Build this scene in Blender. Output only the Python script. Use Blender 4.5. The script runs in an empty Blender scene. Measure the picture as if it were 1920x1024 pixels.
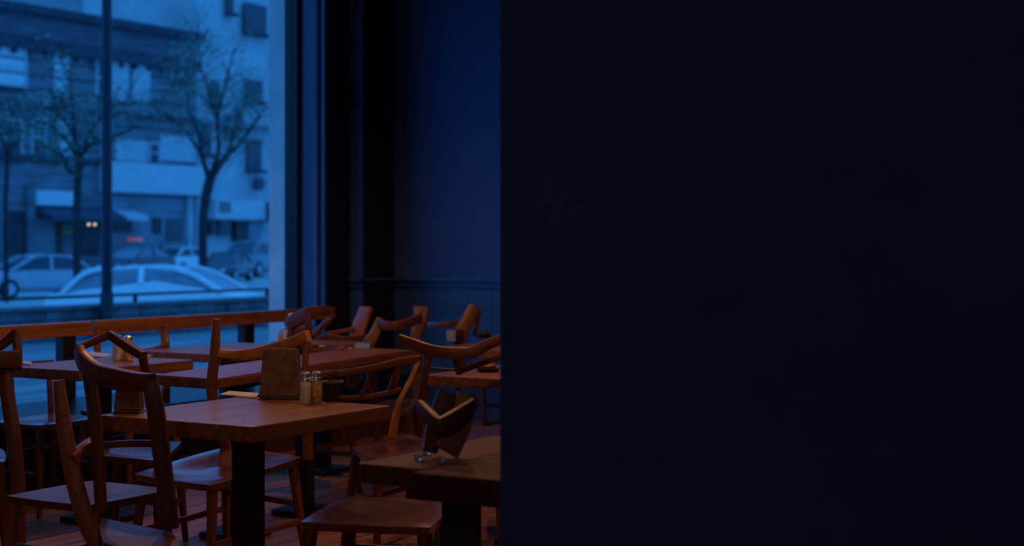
import bpy, bmesh, math, random
from mathutils import Vector, Matrix
R = math.radians
random.seed(7)
sc = bpy.context.scene
C = sc.collection

# ------------------------------------------------------------------ camera
HC, FPX, CX, HY = 1.32, 2950.0, 960.0, 455.0     # eye height, focal length and horizon of the 1920x1024 frame
cam = bpy.data.cameras.new('camera'); camo = bpy.data.objects.new('camera', cam); C.objects.link(camo)
camo.location = (0, 0, HC); camo.rotation_euler = (R(90), 0, 0)
cam.sensor_fit = 'HORIZONTAL'; cam.sensor_width = 36.0; cam.lens = FPX / 1920 * 36.0
cam.shift_y = -(512 - HY) / 1920.0
cam.dof.use_dof = True; cam.dof.focus_distance = 5.8; cam.dof.aperture_fstop = 2.6
cam.clip_end = 500
sc.camera = camo

# ------------------------------------------------------------------ world, sun, exposure
SKY = (0.055, 0.43, 1.22)
w = bpy.data.worlds.new('dusk_sky'); sc.world = w; w.use_nodes = True
bg = w.node_tree.nodes['Background']
bg.inputs[0].default_value = (*SKY, 1); bg.inputs[1].default_value = 1.0
sun = bpy.data.lights.new('evening_glow', 'SUN'); sun.energy = 0.06; sun.angle = R(50); sun.color = (0.035, 0.30, 1.0)
suno = bpy.data.objects.new('evening_glow', sun); C.objects.link(suno)
suno.rotation_euler = Vector((-0.72, 0.42, -0.62)).to_track_quat('-Z', 'Y').to_euler()
sc.view_settings.view_transform = 'Standard'; sc.view_settings.look = 'None'
sc.view_settings.gamma = 1.0; sc.view_settings.use_curve_mapping = False
sc.view_settings.exposure = 0.0

# ------------------------------------------------------------------ frames of reference
U = Vector((0.5076, 0.8616, 0)).normalized()       # along the window wall, away from the camera
WV = Vector((U.y, -U.x, 0))                         # from the window into the room
ANG = math.atan2(U.y, U.x)
def W(a, b, z=0.0): return U * a + WV * b + Vector((0, 0, z))
def at(x, y, Y): return Vector(((x - CX) / FPX * Y, Y, HC - (y - HY) / FPX * Y))
def on(x, y, z):                                    # the point of height z seen at a pixel
    return at(x, y, (HC - z) * FPX / (y - HY))
def ray_ab(x, b):                                   # a and Y where the sight line of column x meets the plane b
    k = (x - CX) / FPX
    a = (k * (-U.x) * b - U.y * b) / (U.x - k * U.y)
    return a, U.y * a - U.x * b

# ------------------------------------------------------------------ materials
MATS = {}
def mat(name, col, rough=0.5, metal=0.0, spec=0.5, var=0.12, scale=6.0, bump=0.0, col2=None, kind='noise', coat=0.0, emit=None, estr=0.0, trans=0.0):
    if name in MATS: return MATS[name]
    m = bpy.data.materials.new(name); m.use_nodes = True; nt = m.node_tree
    p = nt.nodes['Principled BSDF']
    p.inputs['Roughness'].default_value = rough; p.inputs['Metallic'].default_value = metal
    p.inputs['Specular IOR Level'].default_value = spec; p.inputs['Coat Weight'].default_value = coat
    p.inputs['Coat Roughness'].default_value = 0.2
    p.inputs['Transmission Weight'].default_value = trans
    tc = nt.nodes.new('ShaderNodeTexCoord'); mp = nt.nodes.new('ShaderNodeMapping')
    nt.links.new(tc.outputs['Object'], mp.inputs['Vector'])
    nz = nt.nodes.new('ShaderNodeTexNoise'); nz.inputs['Scale'].default_value = scale; nz.inputs['Detail'].default_value = 5
    if kind in ('wood', 'cross'):
        m2 = nt.nodes.new('ShaderNodeMapping'); m2.inputs['Rotation'].default_value = (0, 0, -ANG)
        nt.links.new(tc.outputs['Object'], m2.inputs['Vector']); nt.links.new(m2.outputs[0], mp.inputs['Vector'])
        mp.inputs['Scale'].default_value = (0.35, 6.0, 6.0) if kind == 'wood' else (6.0, 0.35, 6.0)
        nz.inputs['Distortion'].default_value = 0.5
    if kind == 'course':
        mp.inputs['Scale'].default_value = (0.4, 0.4, 5.0)
    nt.links.new(mp.outputs[0], nz.inputs['Vector'])
    rp = nt.nodes.new('ShaderNodeValToRGB')
    c2 = col2 or tuple(max(0, c * (1 - 2.2 * var)) for c in col)
    c1 = tuple(min(1, c * (1 + var)) for c in col)
    rp.color_ramp.elements[0].color = (*c2, 1); rp.color_ramp.elements[0].position = 0.32
    rp.color_ramp.elements[1].color = (*c1, 1); rp.color_ramp.elements[1].position = 0.68
    nt.links.new(nz.outputs['Fac'], rp.inputs[0]); nt.links.new(rp.outputs[0], p.inputs['Base Color'])
    if bump:
        bp = nt.nodes.new('ShaderNodeBump'); bp.inputs['Strength'].default_value = bump; bp.inputs['Distance'].default_value = 0.01
        nt.links.new(nz.outputs['Fac'], bp.inputs['Height']); nt.links.new(bp.outputs[0], p.inputs['Normal'])
    if emit:
        p.inputs['Emission Color'].default_value = (*emit, 1); p.inputs['Emission Strength'].default_value = estr
    MATS[name] = m
    return m
def pane_mat(name, tint, rough=0.02):
    m = bpy.data.materials.new(name); m.use_nodes = True; nt = m.node_tree
    for n in list(nt.nodes):
        if n.type != 'OUTPUT_MATERIAL': nt.nodes.remove(n)
    o = [n for n in nt.nodes if n.type == 'OUTPUT_MATERIAL'][0]
    t = nt.nodes.new('ShaderNodeBsdfTransparent'); t.inputs[0].default_value = (*tint, 1)
    g = nt.nodes.new('ShaderNodeBsdfGlossy'); g.inputs['Roughness'].default_value = rough
    lw_ = nt.nodes.new('ShaderNodeLayerWeight'); lw_.inputs['Blend'].default_value = 0.5
    pw = nt.nodes.new('ShaderNodeMath'); pw.operation = 'POWER'; pw.inputs[1].default_value = 5.0
    f = nt.nodes.new('ShaderNodeMath'); f.operation = 'MULTIPLY_ADD'; f.inputs[1].default_value = 0.9; f.inputs[2].default_value = 0.03
    nt.links.new(lw_.outputs['Facing'], pw.inputs[0]); nt.links.new(pw.outputs[0], f.inputs[0])
    nz = nt.nodes.new('ShaderNodeTexNoise'); nz.inputs['Scale'].default_value = 0.8
    bp = nt.nodes.new('ShaderNodeBump'); bp.inputs['Strength'].default_value = 0.02
    nt.links.new(nz.outputs['Fac'], bp.inputs['Height']); nt.links.new(bp.outputs[0], g.inputs['Normal'])
    mx = nt.nodes.new('ShaderNodeMixShader')
    nt.links.new(f.outputs[0], mx.inputs[0]); nt.links.new(t.outputs[0], mx.inputs[1]); nt.links.new(g.outputs[0], mx.inputs[2])
    nt.links.new(mx.outputs[0], o.inputs[0])
    return m
WOOD = mat('walnut_wood', (0.24, 0.088, 0.046), 0.45, spec=.25, coat=.4, var=0.2, scale=7, kind='wood', bump=0.05)
WOODX = mat('walnut_chair_wood', (0.115, 0.038, 0.021), 0.4, spec=.35, var=0.12, scale=18, kind='wood', bump=0.03)
SEATW = mat('walnut_seat_wood', (0.16, 0.055, 0.036), 0.23, var=0.2, scale=9, kind='cross', bump=0.015, coat=.8)
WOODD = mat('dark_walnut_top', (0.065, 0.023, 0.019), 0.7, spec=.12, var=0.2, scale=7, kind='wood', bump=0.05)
OAK = mat('oiled_oak_wood', (0.36, 0.125, 0.034), 0.42, var=0.2, scale=8, kind='wood', bump=0.05)
HONEY = mat('honey_chair_wood', (0.24, 0.080, 0.032), 0.4, var=0.14, scale=16, kind='wood', bump=0.04)
FLOORW = mat('floor_board_wood', (0.34, 0.13, 0.04), 0.45, var=0.3, scale=7, kind='wood', bump=0.1)
NAVY = mat('navy_wall_paint', (0.036, 0.105, 0.36), 0.55, var=0.05, scale=3)
NAVYG = mat('navy_trim_paint', (0.03, 0.085, 0.25), 0.26, var=0.05, scale=5)
BLACKF = mat('black_window_frame', (0.006, 0.006, 0.010), 0.45, var=0.1)
STEEL = mat('black_powder_steel', (0.010, 0.009, 0.010), 0.5, var=0.1)
PARTM = mat('partition_paint', (0.030, 0.068, 0.20), 0.8, var=0.03, scale=1.5, spec=0.2)
CEILM = mat('dark_ceiling_paint', (0.02, 0.022, 0.03), 0.8)
BENCHM = mat('dark_bench_lacquer', (0.012, 0.012, 0.018), 0.22, var=0.1, scale=4)
STONE = mat('pale_limestone', (0.66, 0.80, 0.84), 0.8, var=0.08, scale=4, bump=0.2)
CHROME = mat('chrome', (0.9, 0.9, 0.9), 0.28, metal=1.0, var=0.02)
KRAFT = mat('kraft_paper', (0.17, 0.085, 0.06), 0.8, var=0.2, scale=30, bump=0.3)
PAPER = mat('menu_paper', (0.55, 0.52, 0.52), 0.7, var=0.1, scale=30)
SALT = mat('frosted_glass_body', (0.75, 0.68, 0.66), 0.25, var=0.1, scale=25)
PEPPER = mat('amber_pepper_body', (0.55, 0.34, 0.12), 0.25, var=0.25, scale=60)
GLASS = pane_mat('window_glass', (0.93, 0.97, 1.0))

# ------------------------------------------------------------------ mesh helpers
def link(name, bm, m, parent=None, smooth=False, base=None):
    if base is not None: bmesh.ops.translate(bm, verts=bm.verts, vec=-Vector(base))
    bmesh.ops.recalc_face_normals(bm, faces=bm.faces)
    me = bpy.data.meshes.new(name); bm.to_mesh(me); bm.free()
    if m: me.materials.append(m)
    if smooth:
        for f in me.polygons: f.use_smooth = True
        try: me.set_sharp_from_angle(angle=R(35))
        except Exception: pass
    o = bpy.data.objects.new(name, me); C.objects.link(o)
    if parent: o.parent = parent
    return o
def tag(o, label, cat, group=None):
    o['label'] = label; o['category'] = cat
    if group: o['group'] = group
    return o
def thing(name, label, cat, base, group=None):
    o = bpy.data.objects.new(name, None); C.objects.link(o); o.location = base
    o.empty_display_size = 0.1
    return tag(o, label, cat, group)
def struct(o): o['kind'] = 'structure'; return o
def hexa(bm, lo, hi):                                # 8-point prism from two quads of points
    v = [bm.verts.new(p) for p in lo] + [bm.verts.new(p) for p in hi]
    n = len(lo)
    bm.faces.new(v[:n][::-1]); bm.faces.new(v[n:])
    for i in range(n): bm.faces.new((v[i], v[(i + 1) % n], v[n + (i + 1) % n], v[n + i]))
    return v
def abox(bm, a0, a1, b0, b1, z0, z1, bev=0.0):       # box in room axes
    t = bmesh.new() if bev else bm
    hexa(t, [W(a0, b0, z0), W(a1, b0, z0), W(a1, b1, z0), W(a0, b1, z0)], [W(a0, b0, z1), W(a1, b0, z1), W(a1, b1, z1), W(a0, b1, z1)])
    if bev:
        bmesh.ops.bevel(t, geom=t.edges[:], offset=bev, segments=2, profile=0.7, affect='EDGES')
        me = bpy.data.meshes.new('t'); t.to_mesh(me); t.free(); bm.from_mesh(me); bpy.data.meshes.remove(me)
def A(*args, **k):
    bm = bmesh.new(); abox(bm, *args, **k); return bm
def catmull(pts, n):
    if len(pts) == 2: return [pts[0].lerp(pts[1], i / n) for i in range(n + 1)]
    P = [pts[0] * 2 - pts[1]] + pts + [pts[-1] * 2 - pts[-2]]; out = []
    for i in range(1, len(P) - 2):
        for k in range(n):
            t = k / n
            out.append(0.5 * ((2 * P[i]) + (P[i + 1] - P[i - 1]) * t + (2 * P[i - 1] - 5 * P[i] + 4 * P[i + 1] - P[i + 2]) * t * t + (3 * P[i] - P[i - 1] - 3 * P[i + 1] + P[i + 2]) * t ** 3))
    out.append(P[-2]); return out
def sweep(bm, pts, sizes, up=(0, 0, 1), n=6, smoothpath=True, rnd=0.3):
    pts = [Vector(p) for p in pts]
    if isinstance(sizes[0], (int, float)): sizes = [sizes] * len(pts)
    sz = [Vector((s[0], s[1], 0)) for s in sizes]
    if smoothpath and len(pts) > 1: path = catmull(pts, n); ss = catmull(sz, n)
    else: path, ss = pts, sz
    up = Vector(up); rings = []
    for i, p in enumerate(path):
        t = (path[min(i + 1, len(path) - 1)] - path[max(i - 1, 0)]).normalized()
        s = t.cross(up)
        s = s.normalized() if s.length > 1e-5 else Vector((1, 0, 0))
        v = s.cross(t).normalized()
        hw, hh = ss[i].x / 2, ss[i].y / 2; r = rnd * min(hw, hh) * 2
        ring = []
        for cx, cy, a0 in ((hw - r, hh - r, 0), (-hw + r, hh - r, 90), (-hw + r, -hh + r, 180), (hw - r, -hh + r, 270)):
            for k in range(3):
                an = R(a0 + 45 * k)
                ring.append(bm.verts.new(p + s * (cx + r * math.cos(an)) + v * (cy + r * math.sin(an))))
        rings.append(ring)
    m = len(rings[0])
    for a, b in zip(rings, rings[1:]):
        for k in range(m): bm.faces.new((a[k], a[(k + 1) % m], b[(k + 1) % m], b[k]))
    bm.faces.new(rings[0][::-1]); bm.faces.new(rings[-1])
    return bm
def S(*args, **k): return sweep(bmesh.new(), *args, **k)
def lathe(bm, c, prof, n=20):
    c = Vector(c); rings = []
    for r, z in prof:
        rings.append([bm.verts.new(c + Vector((r * math.cos(2 * math.pi * k / n), r * math.sin(2 * math.pi * k / n), z))) for k in range(n)])
    for a, b in zip(rings, rings[1:]):
        for k in range(n): bm.faces.new((a[k], a[(k + 1) % n], b[(k + 1) % n], b[k]))
    bm.faces.new(rings[0][::-1]); bm.faces.new(rings[-1])
    return bm
def L(*args, **k): return lathe(bmesh.new(), *args, **k)

# ================================================================== THE ROOM
A0, A1, BW, BR_, ZC = -6.0, 9.94, -7.0, 2.4, 3.5
AJ, AK = 9.205, 9.487
fl = struct(link('floor', A(A0 - .2, A1 + .2, BW - .25, BR_ + .2, -0.12, -0.012), mat('subfloor', (0.02, 0.012, 0.008), 0.9)))
row = 0; b = BW + 0.02
while b < BR_:
    a = -1.6 - (row * 0.83) % 2.4
    while a < A1:
        a0, a1 = max(a, -1.6), min(a + 2.4, A1)
        if a1 - a0 > 0.05:
            link('plank', A(a0 + .002, a1 - .002, b + .002, b + .196, -0.012, random.uniform(-0.0015, 0.0)), FLOORW, fl)
        a += 2.4
    b += 0.2; row += 1
link('back_floor', A(A0, -1.602, BW + .02, BR_, -0.012, 0.0), FLOORW, fl)
struct(link('ceiling', A(A0 - .2, A1 + .2, BW - .55, BR_ + .2, ZC, ZC + .15), CEILM))
wb = struct(link('wall_back', A(A1, A1 + .15, -6.879, BR_, 0, ZC), NAVY))
nb = 0; b = -6.86
while b < -1.0:                                       # wainscot boards and the chair rail
    link('wainscot_board', A(A1 - .012, A1 - .001, b, b + .2085, 0.12, 0.985, bev=.0015), NAVYG, wb); b += 0.21
tr = bmesh.new()
abox(tr, A1 - .045, A1 - .001, -6.86, BR_, 0.985, 1.003, bev=.006); abox(tr, A1 - .07, A1 - .001, -6.86, BR_, 1.03, 1.058, bev=.008)
abox(tr, A1 - .022, A1 - .001, -6.86, BR_, 1.005, 1.03)
struct(link('trim_1', tr, NAVYG))
struct(link('baseboard_back', A(A1 - .02, A1 - .001, -6.86, BR_, 0, 0.12, bev=.004), NAVYG))
# stepped pier between the window and the back wall
struct(link('wall_pier', A(AK, A1 + .15, -7.35, -6.879, 0, ZC), NAVY))
tr = bmesh.new()
abox(tr, AK - .03, AK - .001, -6.98, -6.86, 0.985, 1.005); abox(tr, AK - .045, AK - .001, -6.98, -6.855, 1.03, 1.058, bev=.006)
abox(tr, AK - .045, A1 - .05, -6.879, -6.855, 1.03, 1.058, bev=.006)
struct(link('trim_2', tr, NAVYG))
wl = struct(link('wall_left', A(AJ, AK, -7.23, BW, 0, ZC), NAVYG))
link('jamb_moulding', A(AJ - .022, AJ - .001, -7.10, -7.055, 0.02, ZC - .02, bev=.006), NAVYG, wl)
link('corner_moulding', A(AJ - .014, AJ - .001, -7.03, -7.0, 0.02, ZC - .02, bev=.005), NAVYG, wl)
PIERSHADE = mat('pier_shade_brown', (.010, .007, .008), .5, var=.1)  # near-black boards paint in the shade on the pier's room-facing sides
struct(link('trim_shade_3', A(AJ + .012, AK - .002, BW + .001, BW + .012, 0, ZC), PIERSHADE))
struct(link('trim_shade_4', A(AK + .012, A1 - .055, -6.878, -6.868, 0, ZC), PIERSHADE))
struct(link('wall_front', A(A0 - .15, A0, BW, BR_, 0, ZC), NAVY))
struct(link('wall_right', A(A0 - .15, A1 + .15, BR_, BR_ + .15, 0, ZC), NAVY))
struct(link('wall_left', A(A0 - .15, 4.3, -7.23, BW, 0, ZC), NAVYG))          # unseen wall beside the camera, run this far to cut window light
struct(link('wall_exterior', A(AJ, A1 + 6, -7.53, -7.355, -0.1, ZC + 3), STONE))
struct(link('wall_exterior', A(A0 - 6, 4.3, -7.53, -7.355, -0.1, ZC + 3), STONE))
struct(link('wall_exterior', A(4.3, AJ, -7.53, -7.23, ZC - .1, ZC + 3), STONE))
# the shop window: frame bars and three tall panes
wn = struct(link('window_1', A(AJ - .035, AJ - .001, -7.355, -7.235, 0.02, ZC - .1, bev=.006), BLACKF))
for a0, a1, b0, b1, z0, z1 in ((4.3, AJ - .035, -7.33, -7.25, 0.0, 0.07), (4.3, AJ - .035, -7.33, -7.25, ZC - .16, ZC - .1), (4.3, 4.36, -7.33, -7.25, .07, ZC - .16)):
    link('frame_bar', A(a0, a1, b0, b1, z0, z1, bev=.006), BLACKF, wn)
for a0, a1 in ((4.36, AJ - .035),):
    link('pane', A(a0, a1, -7.295, -7.287, .07, ZC - .16), GLASS, wn)
# blind cord hanging on the jamb
cb = W(AJ - .03, -7.075, 0)
cd = thing('blind_cord', 'thin pale blind cord hanging down the navy window jamb', 'cord', W(AJ - .035, -7.075, 0.72))
link('cord', S([W(AJ - .035, -7.075, 0.86), W(AJ - .035, -7.075, ZC)], (.006, .006), up=(0, 1, 0)), mat('cord_fibre', (.30, .36, .5), .8), cd, base=cd.location)
link('cord_pull', L(W(AJ - .035, -7.075, 0.72), [(.004, 0.14), (.018, .11), (.024, .05), (.02, 0.0)], n=12), mat('cord_pull_plastic', (.35, .4, .5), .4), cd, base=cd.location)
# low lacquered bench box below the window
bn = thing('window_bench', 'long low black lacquered bench box under the shop window', 'bench', W(5.2, -6.62, 0))
link('bench_body', A(1.3, 9.15, -6.98, -6.27, 0.0, 0.36, bev=.006), BENCHM, bn, base=bn.location)
link('bench_top', A(1.3, 9.17, -6.99, -6.24, 0.362, 0.40, bev=.008), BENCHM, bn, base=bn.location)
link('plinth_board', A(1.3, 9.15, -6.27, -6.252, 0.0, 0.09, bev=.004), mat('brown_plinth', (.08, .035, .02), .5), bn, base=bn.location)
# oak rail along the window
RB = -7.04
rl = thing('window_rail', 'long honey oak rail running along the shop window on dark posts', 'rail', W(6.0, -6.9, 0.4))
def railz(a): return 0.85
cuts = [1.4, 6.0, 7.02, 9.19]
for i in range(3):
    link('rail_board', A(cuts[i] + .003, cuts[i + 1] - .003, -6.985, -6.90, 0.770, 0.852, bev=.007), OAK, rl, base=rl.location)
for xp in (124, 462):
    a, Y = ray_ab(xp, -6.94)
    link('rail_post', A(a - .05, a + .05, -6.975, -6.91, 0.402, 0.770, bev=.004), STEEL, rl, base=rl.location)
for a in (3.2, 5.0):
    link('rail_post', A(a - .05, a + .05, -6.975, -6.91, 0.402, 0.770, bev=.004), STEEL, rl, base=rl.location)
# made-up partition: the flat dark panel on the right, built as a wall
PX = (938 - CX) / FPX * 3.58
bm = bmesh.new(); hexa(bm, [(PX, 3.58, 0), (2.3, 3.58, 0), (2.3, 3.70, 0), (PX, 3.70, 0)], [(PX, 3.58, ZC), (2.3, 3.58, ZC), (2.3, 3.70, ZC), (PX, 3.70, ZC)])
struct(link('wall_added_partition', bm, PARTM))

# ================================================================== PENDANT LAMPS (above the frame)
def pendant(pos, label, power):
    p = Vector(pos); t = thing('pendant_lamp', label, 'lamp', (p.x, p.y, p.z), 'pendant lamps above the tables')
    link('cable', S([p + Vector((0, 0, .2)), Vector((p.x, p.y, ZC))], (.008, .008), up=(0, 1, 0)), STEEL, t, base=p)
    bm = bmesh.new(); lathe(bm, p, [(.17, 0), (.165, .02), (.12, .11), (.05, .17), (.02, .2), (.018, .2), (.045, .165), (.11, .10), (.15, .02), (.155, 0)], n=28)
    for f in [f for f in bm.faces if len(f.verts) > 4]: bm.faces.remove(f)
    link('lamp_shade', bm, mat('dark_shade', (.02, .02, .022), .5), t, smooth=True, base=p)
    link('bulb', L(p, [(.005, 0.075), (.02, .085), (.026, .10), (.02, .125), (.012, .15)], n=14), mat('warm_bulb', (1, .6, .3), .5, emit=(1, .45, .15), estr=14), t, smooth=True, base=p)
    li = bpy.data.lights.new('bulb_light', 'POINT'); li.energy = power; li.color = (1.0, 0.48, 0.22); li.shadow_soft_size = 0.025
    lo = bpy.data.objects.new('bulb_light', li); C.objects.link(lo); lo.parent = t; lo.location = (0, 0, 0.045)
pendant(W(5.45, -4.85, 2.62), 'dark metal pendant lamp above the tables in the middle', 46)
pendant(W(7.3, -4.5, 2.80), 'dark metal pendant lamp above the far tables', 34)
pendant(W(5.6, -2.7, 2.45), 'dark metal pendant lamp above the bread table', 26)
pendant(W(4.2, -2.85, 2.4), 'dark metal pendant lamp above the stool and the shaker table', 19)
pendant(W(3.1, -3.6, 2.2), 'dark metal pendant lamp above the dark foreground chair', 7)
def fill_lamp(pos, label, power):  # added lamp, unseen behind the camera, there to light the partition
    p = Vector(pos); t = thing('fill_lamp', label, 'lamp', p)
    link('lamp_body', L(p, [(.16, ZC - p.z), (.16, ZC - p.z - .03), (.15, ZC - p.z - .05)], n=24), STEEL, t, smooth=True, base=p)
    link('diffuser', L(p, [(.145, ZC - p.z - .05), (.14, .06), (.09, .035), (.03, .03)], n=24), mat('opal_diffuser', (.8, .78, .75), .5, emit=(1, .76, .55), estr=2), t, smooth=True, base=p)
    li = bpy.data.lights.new('fill_light', 'POINT'); li.energy = power; li.color = (1.0, 0.76, 0.55); li.shadow_soft_size = .1
    lo = bpy.data.objects.new('fill_light', li); C.objects.link(lo); lo.parent = t; lo.location = (0, 0, -.09)
fill_lamp(W(-4.2, 0.6, ZC - .12), 'added round fill lamp behind the viewer, lighting the partition', 85)

# ================================================================== TABLES
def table(label, a0, a1, b0, b1, th=0.05, z=0.75, wood=None, group='square walnut tables'):
    ca, cb = (a0 + a1) / 2, (b0 + b1) / 2; base = W(ca, cb, 0)
    t = thing('cafe_table', label, 'table', base, group)
    link('table_top', A(a0, a1, b0, b1, z - th, z, bev=.006), wood or WOOD, t, base=base)
    hp = min(.16, (b1 - b0) / 2 - .02); hb = min(.13, (b1 - b0) / 2 - .01)
    link('mounting_plate', A(ca - .16, ca + .16, cb - hp, cb + hp, z - th - .02, z - th - .001), STEEL, t, base=base)
    link('pedestal', A(ca - .04, ca + .04, cb - .04, cb + .04, 0.03, z - th - .02, bev=.004), STEEL, t, base=base)
    link('base_plate', A(ca - hb, ca + hb, cb - hb, cb + hb, 0.002, 0.03, bev=.006), STEEL, t, base=base)
    return t
table('walnut table holding salt and pepper shakers, nearest table left of the partition with black pedestal', 3.79, 4.53, -3.825, -3.16, th=.052)
table('square walnut table by the window with two tall square shakers', 5.06, 5.81, -5.72, -5.22, th=.05)
def long_table():
    P1, P2, P4 = on(405, 711, .75), on(772, 656, .75), on(284, 703, .75); P3 = P2 + (P4 - P1); ctr = (P1 + P3) / 2; ctr.z = 0
    t = thing('cafe_table', 'long walnut table in the middle, red scraps near its right end', 'table', ctr, 'square walnut tables')
    e1 = (P2 - P1).normalized(); e2 = (P4 - P1).normalized()
    def quad(bm, c, l, w_, z0, z1, bev=.006):
        q = [c + e1 * (l * i) + e2 * (w_ * k) for i, k in ((-.5, -.5), (.5, -.5), (.5, .5), (-.5, .5))]
        hexa(bm, [Vector((v.x, v.y, z0)) for v in q], [Vector((v.x, v.y, z1)) for v in q])
        bmesh.ops.bevel(bm, geom=bm.edges[:], offset=bev, segments=2, affect='EDGES'); return bm
    ln, wd = (P2 - P1).length, (P4 - P1).length
    link('table_top', quad(bmesh.new(), ctr, ln, wd, .705, .75), WOOD, t, base=ctr)
    for s_ in (-.28, .05):
        c = ctr + e1 * (ln * s_)
        link('mounting_plate', quad(bmesh.new(), c, .3, .28, .685, .704, .002), STEEL, t, base=ctr)
        link('pedestal', quad(bmesh.new(), c, .08, .08, .03, .685), STEEL, t, base=ctr)
        link('base_plate', quad(bmesh.new(), c, .28, .26, .002, .03), STEEL, t, base=ctr)
long_table()
table('pale-lit far table by the window behind the chair with the curved rail', 6.15, 6.95, -5.92, -5.34, th=.045)
table('far table below the slanted wooden chair back near the window corner', 7.10, 7.38, -5.80, -5.27, th=.045)
table('far table in front of the navy wall with a glass tumbler', 7.15, 7.95, -4.72, -3.9, th=.045)
table('walnut table beside the partition carrying a dark bread tray', 5.64, 6.34, -3.78, -3.05, th=.04)
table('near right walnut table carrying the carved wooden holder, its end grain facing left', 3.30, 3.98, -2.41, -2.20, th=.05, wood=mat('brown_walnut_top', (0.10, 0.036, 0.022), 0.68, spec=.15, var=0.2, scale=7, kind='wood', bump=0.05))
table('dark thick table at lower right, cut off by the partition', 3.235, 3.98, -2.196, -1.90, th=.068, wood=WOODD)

# ================================================================== CHAIRS
def seat_bm(c4, z, th=0.034, dish=0.012, k=0.10, n=12, tilt=0.0):
    FL, FR, BR, BL = [Vector((p[0], p[1], 0)) for p in c4]
    bm = bmesh.new(); top = []; bot = []
    def P(u, v):
        uu = u * math.sqrt(1 - k * v * v); vv = v * math.sqrt(1 - k * u * u)
        s, t = (uu + 1) / 2, (vv + 1) / 2
        return (FL * (1 - s) + FR * s) * (1 - t) + (BL * (1 - s) + BR * s) * t
    for j in range(n + 1):
        rt, rb = [], []
        for i in range(n + 1):
            u, v = -1 + 2 * i / n, -1 + 2 * j / n
            e = max(abs(u), abs(v)); edge = i in (0, n) or j in (0, n)
            p = P(u, v); q = P(u * .97, v * .97)
            tz = tilt * v * .5; dz = tz - dish * (1 - u * u) * (1 - v * v) * 1.3 - (0.008 if edge else 0)
            rt.append(bm.verts.new((p.x, p.y, z + dz))); rb.append(bm.verts.new((q.x, q.y, z - th + tz)))
        top.append(rt); bot.append(rb)
    for j in range(n):
        for i in range(n):
            bm.faces.new((top[j][i], top[j][i + 1], top[j + 1][i + 1], top[j + 1][i]))
            bm.faces.new((bot[j][i], bot[j + 1][i], bot[j + 1][i + 1], bot[j][i + 1]))
    for i in range(n):
        bm.faces.new((top[0][i], bot[0][i], bot[0][i + 1], top[0][i + 1]))
        bm.faces.new((top[n][i], top[n][i + 1], bot[n][i + 1], bot[n][i]))
        bm.faces.new((top[i][0], top[i + 1][0], bot[i + 1][0], bot[i][0]))
        bm.faces.new((top[i][n], bot[i][n], bot[i + 1][n], top[i + 1][n]))
    return bm
GROUP = 'walnut dining chairs around the tables'
def chair(label, c4, z=0.45, posts=(), rails=(), wood=None, legw=0.036, stretch=True, splay=0.03, th=.034, noleg=(), name='dining_chair', cat='chair', group=GROUP, dish=.012, seatm=None, tilt=0.0):
    """c4 = seat corners FL, FR, BR, BL (x, y); posts = [(points, sizes)], rails = [(name, points, sizes[, wood])] in world space"""
    wood = wood or WOODX
    c4 = [Vector((p[0], p[1], 0)) for p in c4]; ctr = sum(c4, Vector()) / 4
    t = thing(name, label, cat, ctr, group)
    link('seat', seat_bm(c4, z, th, dish, tilt=tilt), seatm or SEATW, t, smooth=True, base=ctr)
    feet = []
    for i, p in enumerate(c4):
        d = (p - ctr); inn = ctr + d * 0.84; foot = ctr + d * (0.84 + splay / max(d.length, .1) * 2.0)
        feet.append((inn, foot))
        if i in noleg: continue
        top = Vector((inn.x, inn.y, z - th + .002 + tilt * (.42 if i > 1 else -.42))); bt = Vector((foot.x, foot.y, 0.0))
        link('leg', S([bt, bt.lerp(top, .5), top], [(legw * .62, legw * .62), (legw * .85, legw * .85), (legw, legw)], up=U, n=3), wood, t, smooth=True, base=ctr)
    if stretch:
        for i, j, h in ((0, 3, .2), (1, 2, .2), (3, 2, .27)):
            p = feet[i][1].lerp(feet[i][0], h / z); q = feet[j][1].lerp(feet[j][0], h / z)
            p, q = Vector((p.x, p.y, h)), Vector((q.x, q.y, h))
            link('stretcher', S([p, q], (.016, .026), n=2), wood, t, smooth=True, base=ctr)
    for pts, sizes in posts:
        link('back_post', S(pts, sizes, up=(0, 1, 0), n=5), wood, t, smooth=True, base=ctr)
    for r in rails:
        nm, pts, sizes = r[:3]; wd = r[3] if len(r) > 3 and r[3] else wood; sp = r[4] if len(r) > 4 else True
        link(nm, S(pts, sizes, n=6, smoothpath=sp, rnd=.16), wd, t, smooth=True, base=ctr)
    return t
def ab(a0, a1, b0, b1, back):                         # seat rectangle in room axes; back = the side the posts stand on
    c = {'a0': [(a1, b1), (a1, b0), (a0, b0), (a0, b1)], 'a1': [(a0, b0), (a0, b1), (a1, b1), (a1, b0)], 'b0': [(a0, b1), (a1, b1), (a1, b0), (a0, b0)], 'b1': [(a1, b0), (a0, b0), (a0, b1), (a1, b1)]}[back]
    return [W(*p).to_2d() for p in c]
def px(w_, Y): return w_ * Y / FPX

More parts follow.
